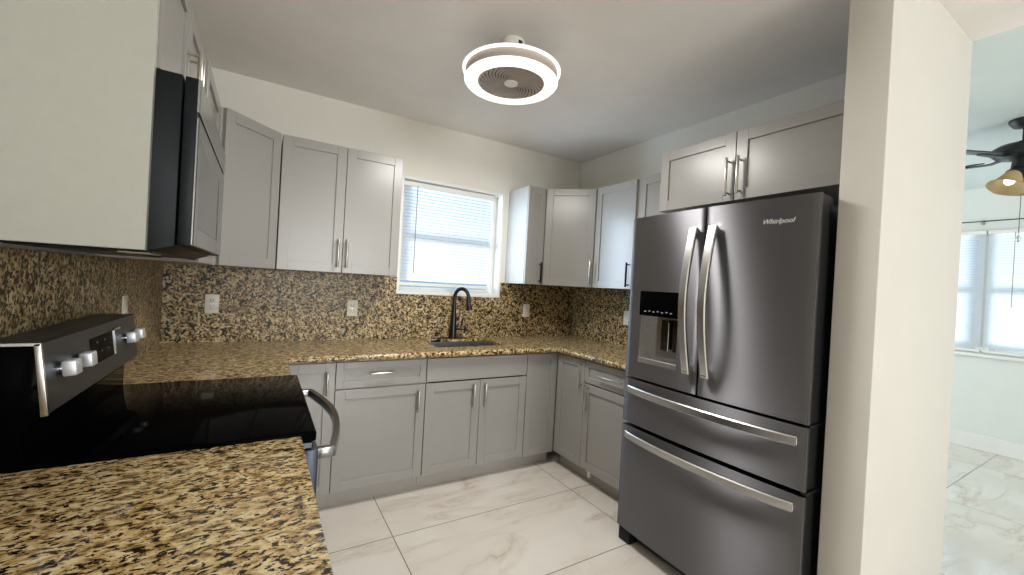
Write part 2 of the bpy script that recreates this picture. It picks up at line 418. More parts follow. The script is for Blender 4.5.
# curtain rod over the living room windows
t = thing('curtain_rod', 'thin dark curtain rod mounted above the living room windows', 'curtain rod', (XF - .06, -2.2, 2.26))
obj('rod', MB().cyl((XF - .06, -1.30, 2.262), (XF - .06, -3.05, 2.268), .005, n=12), m_fan, t, True)
for y in (-1.40, -2.045, -2.95):
    obj('bracket', MB().box(XF - .068, XF, y - .008, y + .008, 2.245, 2.258, .002).box(XF - .006, XF, y - .012, y + .012, 2.235, 2.285, .002), m_nick, t, True)
for y in (-1.30, -3.05):
    obj('finial', MB().sphere((XF - .06, y, 2.265), .016), m_fan, t, True)

# ------------------------------------------------------------------ backsplash
SP = .02
b = MB().box(SP, WX0 - .0005, -SP, -.0005, CT, ZB - .0008); b.box(WX0 - .0005, WX1 + .0005, -SP, -.0005, CT, WZ0 - .001); b.box(WX1 + .0005, W - SP, -SP, -.0005, CT, ZB - .0008)
tag(obj('backsplash', b, m_gran2), 'speckled brown granite backsplash along the wall behind the sink', 'backsplash')
tag(obj('backsplash', MB().box(.0005, SP, -3.05, -.0005, CT + .0002, ZB - .0008), m_gran2), 'speckled granite backsplash on the left wall behind the range', 'backsplash')
tag(obj('backsplash', MB().box(W - SP, W - .0005, -1.535, -.0005, CT + .0002, ZB - .0008), m_gran2), 'speckled granite backsplash on the right wall beside the refrigerator', 'backsplash')

# ------------------------------------------------------------------ cabinets (local frame: front faces -y, x to the right)
def shaker(x0, x1, z0, z1, y=0, rail=.056, th=.020, rec=.009):
    b = MB()
    b.box(x0, x0 + rail, y, y + th, z0, z1, .0012); b.box(x1 - rail, x1, y, y + th, z0, z1, .0012)
    b.box(x0 + rail, x1 - rail, y, y + th, z0, z0 + rail, .0012); b.box(x0 + rail, x1 - rail, y, y + th, z1 - rail, z1, .0012)
    b.box(x0 + rail - .002, x1 - rail + .002, y + rec, y + th - .002, z0 + rail - .002, z1 - rail + .002)
    return b
def pull(cx, cz, L, vert=True, y=0):
    b = MB(); yb = y - .032; q = L / 2 - .016
    if vert:
        b.cyl((cx, yb, cz - L / 2), (cx, yb, cz + L / 2), .0072, n=14, bev=.0012)
        for s in (-q, q): b.cyl((cx, yb, cz + s), (cx, y + .0005, cz + s), .0045, n=10)
    else:
        b.cyl((cx - L / 2, yb, cz), (cx + L / 2, yb, cz), .0072, n=14, bev=.0012)
        for s in (-q, q): b.cyl((cx + s, yb, cz), (cx + s, y + .0005, cz), .0045, n=10)
    return b
def cabinet(name, label, loc, rotz, w, depth, z0, z1, fronts, toe=False, group=None, x_off=0, body_poly=None, cat='cabinet', hmat=None):
    """fronts: (kind, x0, x1, z0, z1, handle) with handle None or (cx, cz, length, vertical)"""
    t = thing(name, label, cat, loc, rotz, group)
    b = MB()
    if body_poly: b.prism(body_poly, z0, z1, 'z')
    else: b.box(0, w, .0205, depth, z0, z1, .001)
    obj('cabinet_box', b, m_carc, t)
    if toe:
        obj('toe_kick', MB().box(0, w, .075, .09, 0, z0 - .0005), m_carc, t)
    for kind, x0, x1, a, c, h in fronts:
        if kind == 'slab': mb = MB().box(x0, x1, 0, .02, a, c, .0015)
        else: mb = shaker(x0, x1, a, c, rail=(.04 if kind == 'drawer' else .056))
        f = obj({'slab': 'false_front'}.get(kind, kind), mb, m_cab, t)
        if h: obj('handle', pull(*h), hmat or m_nick, f)
    return t
G = .0018
ZD0, ZD1, ZDR0, ZDR1 = .108, .704, .714, .866
# back run of base cabinets
cabinet('base_cabinet', 'narrow grey base cabinet in the corner right beside the range oven handle', (.66, BD, 0), 0, .249, .600, .105, .875,
        [('door', G, .249 - G, ZD0, ZDR1, (.204, .75, .13, True))], True, 'base cabinets under the counter')
cabinet('base_cabinet', 'wide grey base cabinet with one drawer over a single door, left of the sink', (.91, BD, 0), 0, .545, .600, .105, .875,
        [('drawer', G, .545 - G, ZDR0, ZDR1, (.268, .798, .155, False)), ('door', G, .545 - G, ZD0, ZD1, (.495, .604, .14, True))], True, 'base cabinets under the counter')
t = cabinet('sink_base_cabinet', 'grey two door sink base cabinet with plain panel above the doors', (1.457, BD, 0), 0, .775, .600, .105, .66,
        [('slab', G, .775 - G, ZDR0, ZDR1, None), ('door', G, .393 - G, ZD0, ZD1, (.337, .604, .155, True)), ('door', .393 + G, .775 - G, ZD0, ZD1, (.405 + .02, .604, .155, True))], True, 'base cabinets under the counter')
obj('side_panel', MB().box(0, .018, .0205, .6, .66, .875), m_carc, t)
obj('side_panel', MB().box(.757, .775, .0205, .6, .66, .875), m_carc, t)
cabinet('base_cabinet', 'narrow handleless grey base cabinet at the right inside corner', (2.234, BD, 0), 0, .279, .600, .105, .875,
        [('door', G, .279 - G, ZD0 - .01, ZDR1, None)], True, 'base cabinets under the counter')
# right run
R90 = -PI / 2
cabinet('base_cabinet', 'grey corner base cabinet with one tall door, on the right run', (RF, BD - .002, 0), R90, .313, .63, .105, .875,
        [('door', G, .313 - G, ZD0, ZDR1, (.313 - .026, .758, .175, True))], True, 'base cabinets under the counter')
t = cabinet('base_cabinet', 'grey base cabinet with drawer over door, next to the refrigerator', (RF, BD - .316, 0), R90, .565, .63, .105, .875,
        [('drawer', G, .565 - G, ZDR0, ZDR1, (.275, .788, .21, False)), ('door', G, .565 - G, ZD0, ZD1, (.05, .61, .18, True))], True, 'base cabinets under the counter')
obj('cabinet_foot', MB().box(.045, .085, .022, .055, .085, .1048, .003).cyl((.065, .036, .052), (.065, .036, .09), .013, n=16, bev=.003), m_ivory, t, label='small white plastic levelling foot')
# left run: far corner beside the range and the near one under the foreground counter
L90 = PI / 2
cabinet('base_cabinet', 'grey corner base cabinet between the range and the back wall', (.61, -1.118, 0), L90, .49, .585, .105, .875,
        [('door', G, .49 - G, ZD0, ZDR1, None)], True, 'base cabinets under the counter')
cabinet('base_cabinet', 'grey base cabinet under the foreground granite counter', (.61, -3.02, 0), L90, 1.118, .585, .105, .875,
        [('door', G, .559 - G, ZD0, ZDR1, (.51, .75, .13, True)), ('door', .559 + G, 1.118 - G, ZD0, ZDR1, (.61, .75, .13, True))], True, 'base cabinets under the counter')
# back run uppers
U0, U1, U2, UD = .587, .954, 1.316, .326
hz = ZB + .125
cabinet('wall_cabinet', 'grey two door wall cabinet left of the kitchen window', (U0 + .002, -UD, ZB), 0, U2 - U0 - .002, UD - .002, 0, ZT - ZB,
        [('door', G, U1 - U0 - G - .001, 0, ZT - ZB, (U1 - U0 - .03, .125, .18, True)), ('door', U1 - U0 + G - .001, U2 - U0 - G - .002, 0, ZT - ZB, (U1 - U0 + .022, .125, .18, True))], False, 'wall cabinets')
def diag(label, loc, rotz, w, handle):
    # corner cabinet with an angled door; body polygon in the local frame (front edge from 0 to w)
    h = w / math.sqrt(2)
    k = math.sqrt(.5)
    dp = .328
    poly = [(0, .0205), (w, .0205), (w + (dp - .021) * k * 1.0, .0205 + (dp - .021) * k), (w / 2, .0205 + w / 2 + (dp - .021) * 2 * k), (-(dp - .021) * k, .0205 + (dp - .021) * k)]
    return cabinet('corner_wall_cabinet', label, loc, rotz, w, .3, 0, ZT - ZB, [('door', .004, w - .004, 0, ZT - ZB, handle)], False, 'wall cabinets', body_poly=poly)
# left corner: door runs from (UD, -U0) to (U0, -UD)
c45 = math.sqrt(.5)
wl = (U0 - UD) * math.sqrt(2)
diag('grey corner wall cabinet with angled door, next to the microwave', (UD, -U0, ZB), PI / 4, wl, None)
R0, R1 = 2.358, 2.530
wr = (W - UD - R1) * math.sqrt(2)
diag('grey corner wall cabinet with angled door at the right back corner', (R1 + .002, -UD, ZB), -PI / 4, wr - .003, (wr - .028, .12, .18, True))
cabinet('wall_cabinet', 'narrow grey wall cabinet right of the kitchen window', (R0, -UD, ZB), 0, R1 - R0, UD - .002, 0, ZT - ZB,
        [('door', G, R1 - R0 - G, 0, ZT - ZB, (R1 - R0 - .035, .1, .17, True))], False, 'wall cabinets', hmat=m_blkm)
ry1 = -UD - (W - UD - R1) - .001
cabinet('wall_cabinet', 'grey single door wall cabinet on the right wall, left of the refrigerator top', (W - UD, ry1, ZB), R90, 1.041 + ry1, UD - .002, 0, ZT - ZB,
        [('door', G, 1.041 + ry1 - G, 0, ZT - ZB, (1.041 + ry1 - .03, .105, .18, True))], False, 'wall cabinets', hmat=m_blkm)
cabinet('wall_cabinet', 'grey wall cabinet half hidden behind the refrigerator and its top cabinet', (W - UD, -1.043, ZB), R90, .468, UD - .002, 0, ZT - ZB,
        [('door', .03, .468 - G, 0, ZT - ZB, None)], False, 'wall cabinets')
# left wall upper between microwave and corner
cabinet('wall_cabinet', 'grey wall cabinet edge-on between the microwave and the angled corner cabinet', (.303, -1.1255, ZB), L90, 1.1255 - U0 - .004, .301, 0, ZT - ZB,
        [('door', G, 1.1255 - U0 - .006, 0, ZT - ZB, None)], False, 'wall cabinets')
# over the refrigerator
KX, KY0 = 2.51, -1.512
kw = 2.470 - 1.512
cabinet('wall_cabinet', 'deep grey two door cabinet above the refrigerator', (KX, KY0, 1.853), R90, kw, W - KX - .002, 0, ZT - 1.853,
        [('door', G, .454 - G, 0, ZT - 1.853, (.454 - .028, .117, .19, True)), ('door', .454 + G, kw - G, 0, ZT - 1.853, (.454 + .03, .117, .185, True))], False, 'wall cabinets')
# over the microwave and the pale end panel that hides its left side
MZ0, MZ1 = 1.402, 1.834
cabinet('wall_cabinet', 'pale grey two door cabinet above the microwave', (.294, -1.888, MZ1 + .002), L90, .757, .292, 0, ZT - MZ1 - .002,
        [('door', G, .378 - G, 0, ZT - MZ1 - .004, (.352, .135, .15, True)), ('door', .378 + G, .757 - G, 0, ZT - MZ1 - .004, (.404, .135, .15, True))], False, 'wall cabinets')
tag(obj('cabinet_end_panel', MB().box(.0005, .287, -1.910, -1.8905, MZ0, ZT, .001), m_panel), 'large plain pale end panel hanging left of the microwave', 'panel')

# ------------------------------------------------------------------ countertops
CE = -.655
SX0, SX1, SY0, SY1 = 1.575, 2.115, -.475, -.105
CZ0 = .878
CS = CT - .02
b = MB()
b.box(.0005, .652, -1.122, CE, CS, CT)
b.box(.0005, SX0, CE, -.0005, CS, CT); b.box(SX1, W - .0005, CE, -.0005, CS, CT)
b.box(SX0, SX1, CE, SY0, CS, CT); b.box(SX0, SX1, SY1, -.0005, CS, CT)
b.box(2.487, W - .0005, -1.535, CE, CS, CT)
ct = obj('countertop', b, m_gran_shade); tag(ct, 'long granite countertop running under the window and around both corners', 'countertop')
CM = (CT + CZ0) / 2; CH = (CT - CZ0) / 2
obj('edge_band', MB().cyl((.652, CE + .004, CM), (2.487, CE + .004, CM), CH, n=20).cyl((2.491, CE, CM), (2.491, -1.535, CM), CH, n=20)
    .box(.652, 2.487, CE + .002, CE + .035, CZ0, CT - .0005).box(2.489, 2.52, -1.535, CE, CZ0, CT - .0005), m_gran_shade, ct)
tag(obj('countertop', MB().box(.0005, .637, -3.05, -1.8945, CZ0, CT, .004, 2), m_gran), 'foreground granite countertop beside the range', 'countertop')

# sink, faucet
t = thing('kitchen_sink', 'undermount steel kitchen sink below the window', 'sink', (1.845, -.29, .70))
b = MB()
b.box(SX0 - .012, SX0, SY0 - .012, SY1 + .012, .70, CS - .0005); b.box(SX1, SX1 + .012, SY0 - .012, SY1 + .012, .70, CS - .0005)
b.box(SX0, SX1, SY0 - .012, SY0, .70, CS - .0005); b.box(SX0, SX1, SY1, SY1 + .012, .70, CS - .0005); b.box(SX0 - .012, SX1 + .012, SY0 - .012, SY1 + .012, .69, .70)
obj('basin', b, m_sink, t, True)
obj('drain', MB().lathe([(0, .702), (.03, .702), (.044, .707), (.044, .70)], (1.845, -.27, 0), 24), m_chrome, t, True)
FX, FY = 1.865, -.062
t = thing('kitchen_faucet', 'matte black gooseneck pull-down faucet behind the sink', 'faucet', (FX, FY, CT))
obj('deck_plate', MB().box(FX - .13, FX + .12, FY - .028, FY + .028, CT, CT + .008, .003, 2), m_fmat, t, True)
obj('body', MB().lathe([(0, .008), (.031, .008), (.030, .06), (.025, .11), (.021, .18), (.017, .24), (0, .24)], (FX, FY, CT), 28), m_fmat, t, True)
pts = [(FX, FY, CT + .19), (FX, FY, CT + .31)]
dx, dy = .62, -.785
rr = .062
for i in range(0, 13):
    a = PI - i * PI / 12 * 1.06
    q = rr + rr * math.cos(a)
    pts.append((FX + dx * q, FY + dy * q, CT + .335 + rr * math.sin(a) * 1.15))
sp = obj('spout', MB().tube(pts, .0150, 14, up=(dy, -dx, 0)), m_fmat, t, True)
e = Vector(pts[-1])
obj('spray_head', MB().cyl(e + Vector((-.001, .001, .012)), e + Vector((.006 * dx, .006 * dy, -.03)), .0165, .018, 20, .002).cyl(e + Vector((.006 * dx, .006 * dy, -.029)), e + Vector((.014 * dx, .014 * dy, -.085)), .018, .026, 20, .003), m_fmat, t, True)
obj('lever_handle', MB().cyl((FX + .01, FY - .005, CT + .085), (FX + .062, FY - .03, CT + .085), .017, .015, 18, .003).tube([(FX + .055, FY - .027, CT + .09), (FX + .062, FY - .03, CT + .13), (FX + .068, FY - .034, CT + .17)], .0065, 10, up=(0, 1, 0)), m_fmat, t, True)
t = thing('soap_dispenser', 'small chrome and black soap dispenser cap left of the faucet', 'soap dispenser', (1.715, -.07, CT))
obj('flange', MB().lathe([(0, 0), (.024, 0), (.024, .012), (.018, .02), (0, .021)], (1.715, -.07, CT), 24), m_chrome, t, True)
obj('pump', MB().cyl((1.715, -.07, CT + .02), (1.715, -.07, CT + .05), .007, n=12).tube([(1.715, -.07, CT + .047), (1.722, -.09, CT + .05), (1.73, -.11, CT + .045)], .005, 10), m_fmat, t, True)

# ------------------------------------------------------------------ outlets
def outlet(label, loc, rotz, kind='duplex'):
    t = thing('wall_outlet', label, 'outlet', loc, rotz, 'cover plates on the backsplash')
    obj('cover_plate', MB().box(-.036, .036, -.006, 0, -.058, .058, .003, 2), m_ivory, t)
    if kind == 'duplex':
        for z in (-.022, .022):
            s = obj('socket', MB().box(-.017, .017, -.0085, -.004, z - .0155, z + .0155, .004, 2), m_ivory, t)
            obj('slots', MB().box(-.009, -.006, -.0088, -.008, z - .003, z + .007).box(.006, .009, -.0088, -.008, z - .004, z + .008).cyl((0, -.0088, z - .009), (0, -.008, z - .009), .0028, n=10), m_slot, s)
    else:
        obj('rocker', MB().box(-.017, .017, -.0095, -.004, -.034, .034, .002), m_ivory, t)
    obj('screw', MB().cyl((0, -.0066, 0), (0, -.005, 0), .0032, n=10), m_nick, t)
outlet('ivory duplex outlet on the back wall nearest the left corner', (.262, -SP, 1.154), 0)
outlet('ivory duplex outlet on the back wall left of the window', (1.088, -SP, 1.142), 0)
outlet('ivory switch plate on the back wall right of the window', (2.59, -SP, 1.150), 0, 'rocker')
outlet('ivory switch plate on the right wall, edge showing beside the refrigerator', (W - SP, -.73, 1.152), R90, 'rocker')
outlet('ivory outlet on the left wall, just above the far end of the range control panel', (SP, -.80, 1.175), L90)

# ------------------------------------------------------------------ range
RY0, RY1 = -1.8905, -1.1275        # near, far
t = thing('electric_range', 'black and stainless electric range between the granite counters', 'range', (.35, (RY0 + RY1) / 2, 0))
obj('body', MB().box(.03, .640, RY0 + .003, RY1 - .003, .03, .895, .003), m_blkm, t, True)
for x in (.08, .58):
    for y in (RY0 + .06, RY1 - .06): obj('foot', MB().cyl((x, y, 0), (x, y, .032), .018, n=14), m_blkm, t, True)
ctop = obj('cooktop', MB().box(.095, .676, RY0, RY1, .893, .922, .006, 3), m_glassblk, t, True)
# backguard: dark end caps, stainless control face, bright edge trim
bg = [(.022, .90), (.10, .90), (.10, .995), (.1315, 1.03), (.114, 1.180), (.022, 1.180)]
bk = obj('backguard', MB().prism(bg, RY0 + .004, RY1 - .004, 'y', .002), m_glassblk, t, True)
face = [(.133, 1.031), (.1365, 1.030), (.119, 1.184), (.115, 1.184)]
cp = obj('control_panel', MB().prism(face, RY0 + .010, RY1 - .006, 'y'), m_ss2, t, True)
tr = MB().prism([(.126, 1.025), (.138, 1.027), (.1205, 1.186), (.110, 1.184)], RY0, RY0 + .010, 'y', .001)
tr.box(.022, .120, RY0, RY0 + .006, 1.180, 1.186)
obj('edge_trim', tr, m_ss, t, True, label='bright steel edge trim')
obj('top_trim', MB().box(.022, .119, RY0 + .006, RY1 - .004, 1.1805, 1.184), m_ss2, t, True)
def on_panel(y0, y1, s0, s1, out):
    # box lying on the sloped control face, s measured up the slope from the bottom edge
    a = Vector((.1365, 0, 1.030)); d = Vector((.119 - .1365, 0, .154)).normalized(); n = Vector((d.z, 0, -d.x))
    poly = []
    for s, o in ((s0, 0), (s0, out), (s1, out), (s1, 0)):
        p = a + d * s + n * (o - .0005); poly.append((p.x, p.z))
    return MB().prism(poly, y0, y1, 'y')
obj('display', on_panel(-1.60, -1.385, .05, .125, .0015), m_glassblk, cp, True)
for i in range(5):
    y = -1.585 + i * .033
    obj('key_marking', on_panel(y, y + .012, .075 + (i % 2) * .03, .081 + (i % 2) * .03, .0022), m_ss2, cp, True)
fr_ = MB()
for a in ((-1.392, -1.386, .05, .13), (-1.392, -1.325, .124, .13)): fr_._add(on_panel(*a, .004).bm)
obj('display_bezel', fr_, m_chrome, cp, True)
nrm = Vector((.184, 0, .019)).normalized()
for y in (-1.795, -1.688, -1.262, -1.165):
    base = Vector((.1262, y, 1.113))
    k = obj('knob', MB().cyl(base, base + nrm * .010, .015, .0135, 24, .002), m_chrome, t, True)
    q = Matrix.Translation(base + nrm * .019) @ nrm.to_track_quat('Z', 'Y').to_matrix().to_4x4()
    obj('grip', MB().box(-.020, .020, -.0185, .0185, -.013, .013, .004, 2, mtx=q), m_alu, k, True)
# oven front
obj('front_trim', MB().box(.640, .668, RY0 + .003, RY1 - .003, .872, .8925, .003), m_blk, t, True)
od = obj('oven_door', MB().box(.641, .684, RY0 + .004, RY1 - .004, .245, .868, .006, 2), m_ss2, t, True)
obj('oven_window', MB().box(.680, .6865, RY0 + .09, RY1 - .09, .36, .70, .002), m_glassblk, od, True)
hp = []
for i in range(25):
    u = i / 24; y = RY0 + .03 + u * (RY1 - RY0 - .06); hp.append((.722 + .052 * math.sin(PI * u), y, .846))
obj('handle', MB().sweep(hp, [(.011, -.015), (.014, 0), (.011, .015), (-.007, .015), (-.011, 0), (-.007, -.015)]), m_mid, od, True, label='bowed steel bar handle')
for y in (RY0 + .035, RY1 - .035):
    obj('handle_bracket', MB().box(.683, .726, y - .011, y + .011, .830, .862, .004, 2), m_mid, od, True)
obj('storage_drawer', MB().box(.641, .680, RY0 + .004, RY1 - .004, .06, .238, .006, 2), m_ss2, t, True)

# ------------------------------------------------------------------ microwave
t = thing('microwave', 'black and stainless over-the-range microwave beside the pale end panel', 'microwave', (.19, (RY0 + RY1) / 2, MZ0))
prof = [(.0215, MZ0), (.292, MZ0), (.337, MZ0 + .016), (.337, MZ1), (.0215, MZ1)]
obj('body', MB().prism(prof, RY0 + .0015, RY1 - .001, 'y', .002), m_blkm, t, True)
dr = obj('door', MB().box(.341, .3685, RY0 + .0015, RY1 - .001, MZ0 + .018, MZ1 - .001, .003, 2), m_blkm, t, True)
obj('door_face', ring_frame(MB(), 'x', .366, .373, RY0 + .002, RY1 - .14, MZ0 + .020, MZ1 - .095, .05), m_mid, dr, True)
obj('door_glass', MB().box(.366, .3715, RY0 + .052, RY1 - .19, MZ0 + .07, MZ1 - .145, .001), m_micro_glass, dr, True)
obj('keypad', MB().box(.366, .3725, RY1 - .139, RY1 - .002, MZ0 + .020, MZ1 - .095, .001), m_micro_glass, dr, True)
obj('vent_grille', MB().box(.366, .373, RY0 + .002, RY1 - .002, MZ1 - .084, MZ1 - .003, .001), m_mid, dr, True)
bt = obj('underside', MB().box(.03, .296, RY0 + .006, RY1 - .006, MZ0 - .004, MZ0 + .0005, .001), m_blkm, t, True)
for y in (-1.80, -1.30): obj('lamp_lens', MB().box(.225, .285, y - .05, y + .09, MZ0 - .007, MZ0 - .0035, .002), m_lens, bt, True)
obj('grease_filter', MB().box(.07, .20, -1.80, -1.25, MZ0 - .006, MZ0 - .0035, .001), m_ss2, bt, True)

# ------------------------------------------------------------------ refrigerator
FXF = 2.27; FY0, FY1 = -1.546, -2.449; FM = (FY0 + FY1) / 2 - .003
t = thing('refrigerator', 'dark stainless french door refrigerator with water dispenser', 'refrigerator', (2.7, FM, 0))
obj('body', MB().box(FXF + .085, W - .03, FY1 + .004, FY0 - .004, .035, 1.745, .006, 2), m_frside, t, True)
BUL = .020
def bulge(y):                      # contoured front: 0 at the sides, BUL at the centre
    u = (y - FM) / ((FY0 - FY1) / 2)
    return BUL * (1 - u * u)
Z1, Z2, Z3, Z4 = .912, .658, .645, .085
ZTOP = 1.775
def door_mesh(ya, yb, z0, z1, hole=None, n=18, th=.014, r=.007):
    ys = [ya, ya - r * .35, ya - r]; k = n
    ys += [ya - r + (yb + r - (ya - r)) * i / k for i in range(1, k)] + [yb + r, yb + r * .35, yb]
    zs = [z0, z1]
    if hole:
        ys = sorted([y for y in ys if min(abs(y - hole[0]), abs(y - hole[1])) > .01] + [hole[0], hole[1]], reverse=True); zs = [z0, hole[2], hole[3], z1]
    m = MB(); bm = m.bm
    def fx(y):
        e = min(ya - y, y - yb); x = FXF - bulge(y)
        return x + (r - math.sqrt(max(0, r * r - (r - e) ** 2)) if e < r else 0)
    F = [[bm.verts.new((fx(y), y, z)) for y in ys] for z in zs]
    B = [[bm.verts.new((FXF + th, y, z)) for y in ys] for z in zs]
    def inside(i, j): return hole and hole[1] - 1e-6 < (ys[i] + ys[i + 1]) / 2 < hole[0] and hole[2] < (zs[j] + zs[j + 1]) / 2 < hole[3]
    cells = {(i, j) for i in range(len(ys) - 1) for j in range(len(zs) - 1) if not inside(i, j)}
    for i, j in cells:
        bm.faces.new((F[j][i], F[j][i + 1], F[j + 1][i + 1], F[j + 1][i])); bm.faces.new((B[j][i], B[j + 1][i], B[j + 1][i + 1], B[j][i + 1]))
        for di, dj, p, q in ((-1, 0, (j, i), (j + 1, i)), (1, 0, (j, i + 1), (j + 1, i + 1)), (0, -1, (j, i), (j, i + 1)), (0, 1, (j + 1, i), (j + 1, i + 1))):
            if (i + di, j + dj) not in cells: bm.faces.new((F[p[0]][p[1]], F[q[0]][q[1]], B[q[0]][q[1]], B[p[0]][p[1]]))
    bmesh.ops.recalc_face_normals(bm, faces=bm.faces[:])
    uv = bm.loops.layers.uv.new('UVMap')
    for f in bm.faces:
        for l in f.loops: l[uv].uv = (-l.vert.co.y, l.vert.co.z)
    return m
DY0, DY1, DZ0, DZ1 = -1.637, -1.882, .998, 1.378
DM = 1.250
ym = FM + .0025
ld = obj('left_door', door_mesh(FY0, ym, Z1, ZTOP, (DY0, DY1, DZ0, DZ1)), m_fr, t, True)
xf = FXF - bulge((DY0 + DY1) / 2)
def liner(ya, yb, z0, z1, par, hole=None):
    x0, x1 = FXF + .0005, FXF + .078
    m = MB()
    if hole:
        m.box(x0, x1, hole[0], ya - .003, z0 + .003, z1 - .003); m.box(x0, x1, yb + .003, hole[1], z0 + .003, z1 - .003)
        m.box(x0, x1, hole[1], hole[0], z0 + .003, hole[2]); m.box(x0, x1, hole[1], hole[0], hole[3], z1 - .003)
    else: m.box(x0, x1, yb + .003, ya - .003, z0 + .003, z1 - .003)
    obj('door_liner', m, m_frside, par, True, label='black door edge')
liner(FY0, ym, Z1, ZTOP, ld, (DY0, DY1, DZ0, DZ1))
dp = obj('dispenser', MB().box(FXF + .055, FXF + .074, DY1, DY0, DZ0, DZ1), m_mid, ld, True)
obj('recess_wall', MB().box(xf + .010, FXF + .056, DY0 - .012, DY0, DZ0, DM), m_ss, dp, True)
obj('recess_wall', MB().box(xf + .010, FXF + .056, DY1, DY1 + .012, DZ0, DM), m_ss, dp, True)
obj('display', MB().box(xf - .003, FXF + .056, DY1, DY0, DM, DZ1, .003, 2), m_glassblk, dp, True)
ic = MB()
for i in range(7):
    y = -1.672 - i * .0265
    ic.box(xf - .0036, xf - .0028, y - .012, y, 1.270 + (i % 2) * .003, 1.2755 + (i % 2) * .003)
obj('display_icons', ic, m_icon, dp, True)
obj('drip_tray', MB().box(xf + .002, FXF + .056, DY1 + .001, DY0 - .001, DZ0, DZ0 + .028, .002), m_ss, dp, True)
for y in (-1.775, -1.845):
    obj('paddle', MB().box(FXF + .022, FXF + .032, y - .024, y + .024, 1.08, 1.235, .003), m_blk, dp, True)
    obj('paddle_trim', MB().box(FXF + .019, FXF + .024, y - .027, y - .021, 1.08, 1.225, .001), m_chrome, dp, True)
rd = obj('right_door', door_mesh(FM - .0025, FY1, Z1, ZTOP), m_fr, t, True)
liner(FM - .0025, FY1, Z1, ZTOP, rd)
# curved door handles
def vhandle(y, parent):
    n = 20; za, zb_ = 1.005, 1.682
    x0 = FXF - bulge(y)
    pts = []
    for i in range(n + 1):
        u = i / n; pts.append((x0 - .022 - .052 * math.sin(PI * u), y, za + (zb_ - za) * u))
    obj('handle', MB().sweep(pts, [(.020, -.006), (.020, .005), (.016, .009), (-.016, .009), (-.020, .005), (-.020, -.006)], up=(-1, 0, 0))
        .box(x0 - .034, x0 + .001, y - .014, y + .014, za + .004, za + .035, .003).box(x0 - .034, x0 + .001, y - .014, y + .014, zb_ - .035, zb_ - .004, .003), m_ss, parent, True, label='bright bowed steel handle')
vhandle(FM + .045, ld); vhandle(FM - .052, rd)
# lettering on the right door
def text_mesh(s, size, ext):
    cu = bpy.data.curves.new('t', 'FONT'); cu.body = s; cu.size = size; cu.extrude = ext; cu.shear = .35; cu.align_x = 'CENTER'
    o = bpy.data.objects.new('t', cu); COL.objects.link(o)
    dg = bpy.context.evaluated_depsgraph_get(); me = bpy.data.meshes.new_from_object(o.evaluated_get(dg))
    bpy.data.objects.remove(o); bpy.data.curves.remove(cu); return me
me = text_mesh('Whirlpool', .028, .0008)
lg = MB(); lg.bm.from_mesh(me); bpy.data.meshes.remove(me)
yl = -2.306
sl_ = math.atan2(bulge(yl + .02) - bulge(yl - .02), .04)
rot = Matrix(((0, 0, -1, 0), (-1, 0, 0, 0), (0, 1, 0, 0), (0, 0, 0, 1)))
bmesh.ops.transform(lg.bm, matrix=Matrix.Translation((FXF - bulge(yl) - .0012, yl, 1.672)) @ Matrix.Rotation(sl_, 4, 'Z') @ rot, verts=lg.bm.verts)
obj('lettering', lg, m_label, rd, True, label='pale script maker name')
def drawer(z0, z1, hz):
    f = obj('freezer_drawer', door_mesh(FY0, FY1, z0, z1, n=30), m_fr, t, True)
    liner(FY0, FY1, z0, z1, f)
    pts = []
    for i in range(25):
        u = i / 24; y = FY0 - .045 + (FY1 - FY0 + .075) * u
        pts.append((FXF - bulge(y) - .012 - .030 * math.sin(PI * u) ** .6, y, hz))
    h = MB().sweep(pts, [(-.008, -.019), (.005, -.019), (.009, -.014), (.009, .014), (.005, .019), (-.008, .019)])
    for y in (FY0 - .055, FY1 + .04): h.box(FXF - bulge(y) - .016, FXF - bulge(y) + .002, y - .012, y + .012, hz - .014, hz + .014, .002)
    obj('handle', h, m_ss, f, True, label='long bowed steel handle')
drawer(Z2 + .004, Z1 - .012, .846); drawer(Z4, Z3 - .002, .598)
obj('top_hinge', MB().box(FXF + .02, FXF + .13, FY1 + .012, FY1 + .06, 1.745, 1.775, .004, 2), m_frside, t, True)
obj('top_hinge', MB().box(FXF + .02, FXF + .13, FY0 - .06, FY0 - .012, 1.745, 1.775, .004, 2), m_frside, t, True)
obj('hinge_bracket', MB().box(FXF + .012, FXF + .10, FY1 - .003, FY1 + .02, Z1 - .011, Z1 - .002, .001), m_frside, t, True)
obj('hinge_bracket', MB().box(FXF + .012, FXF + .10, FY1 - .003, FY1 + .02, Z3 + .001, Z2 + .002, .001), m_frside, t, True)
obj('toe_grille', MB().box(FXF + .05, FXF + .085, FY1 + .03, FY0 - .03, .02, .082, .003), m_blkm, t, True)
for y in (FY0 - .045, FY1 + .045):
    obj('leveling_foot', MB().box(FXF + .012, FXF + .11, y - .04, y + .04, .0, .078, .006, 2), m_blkm, t, True)
for y in (FY0 - .06, FY1 + .06): obj('rear_roller', MB().cyl((W - .12, y - .015, .02), (W - .12, y + .015, .02), .02, n=16), m_blkm, t, True)

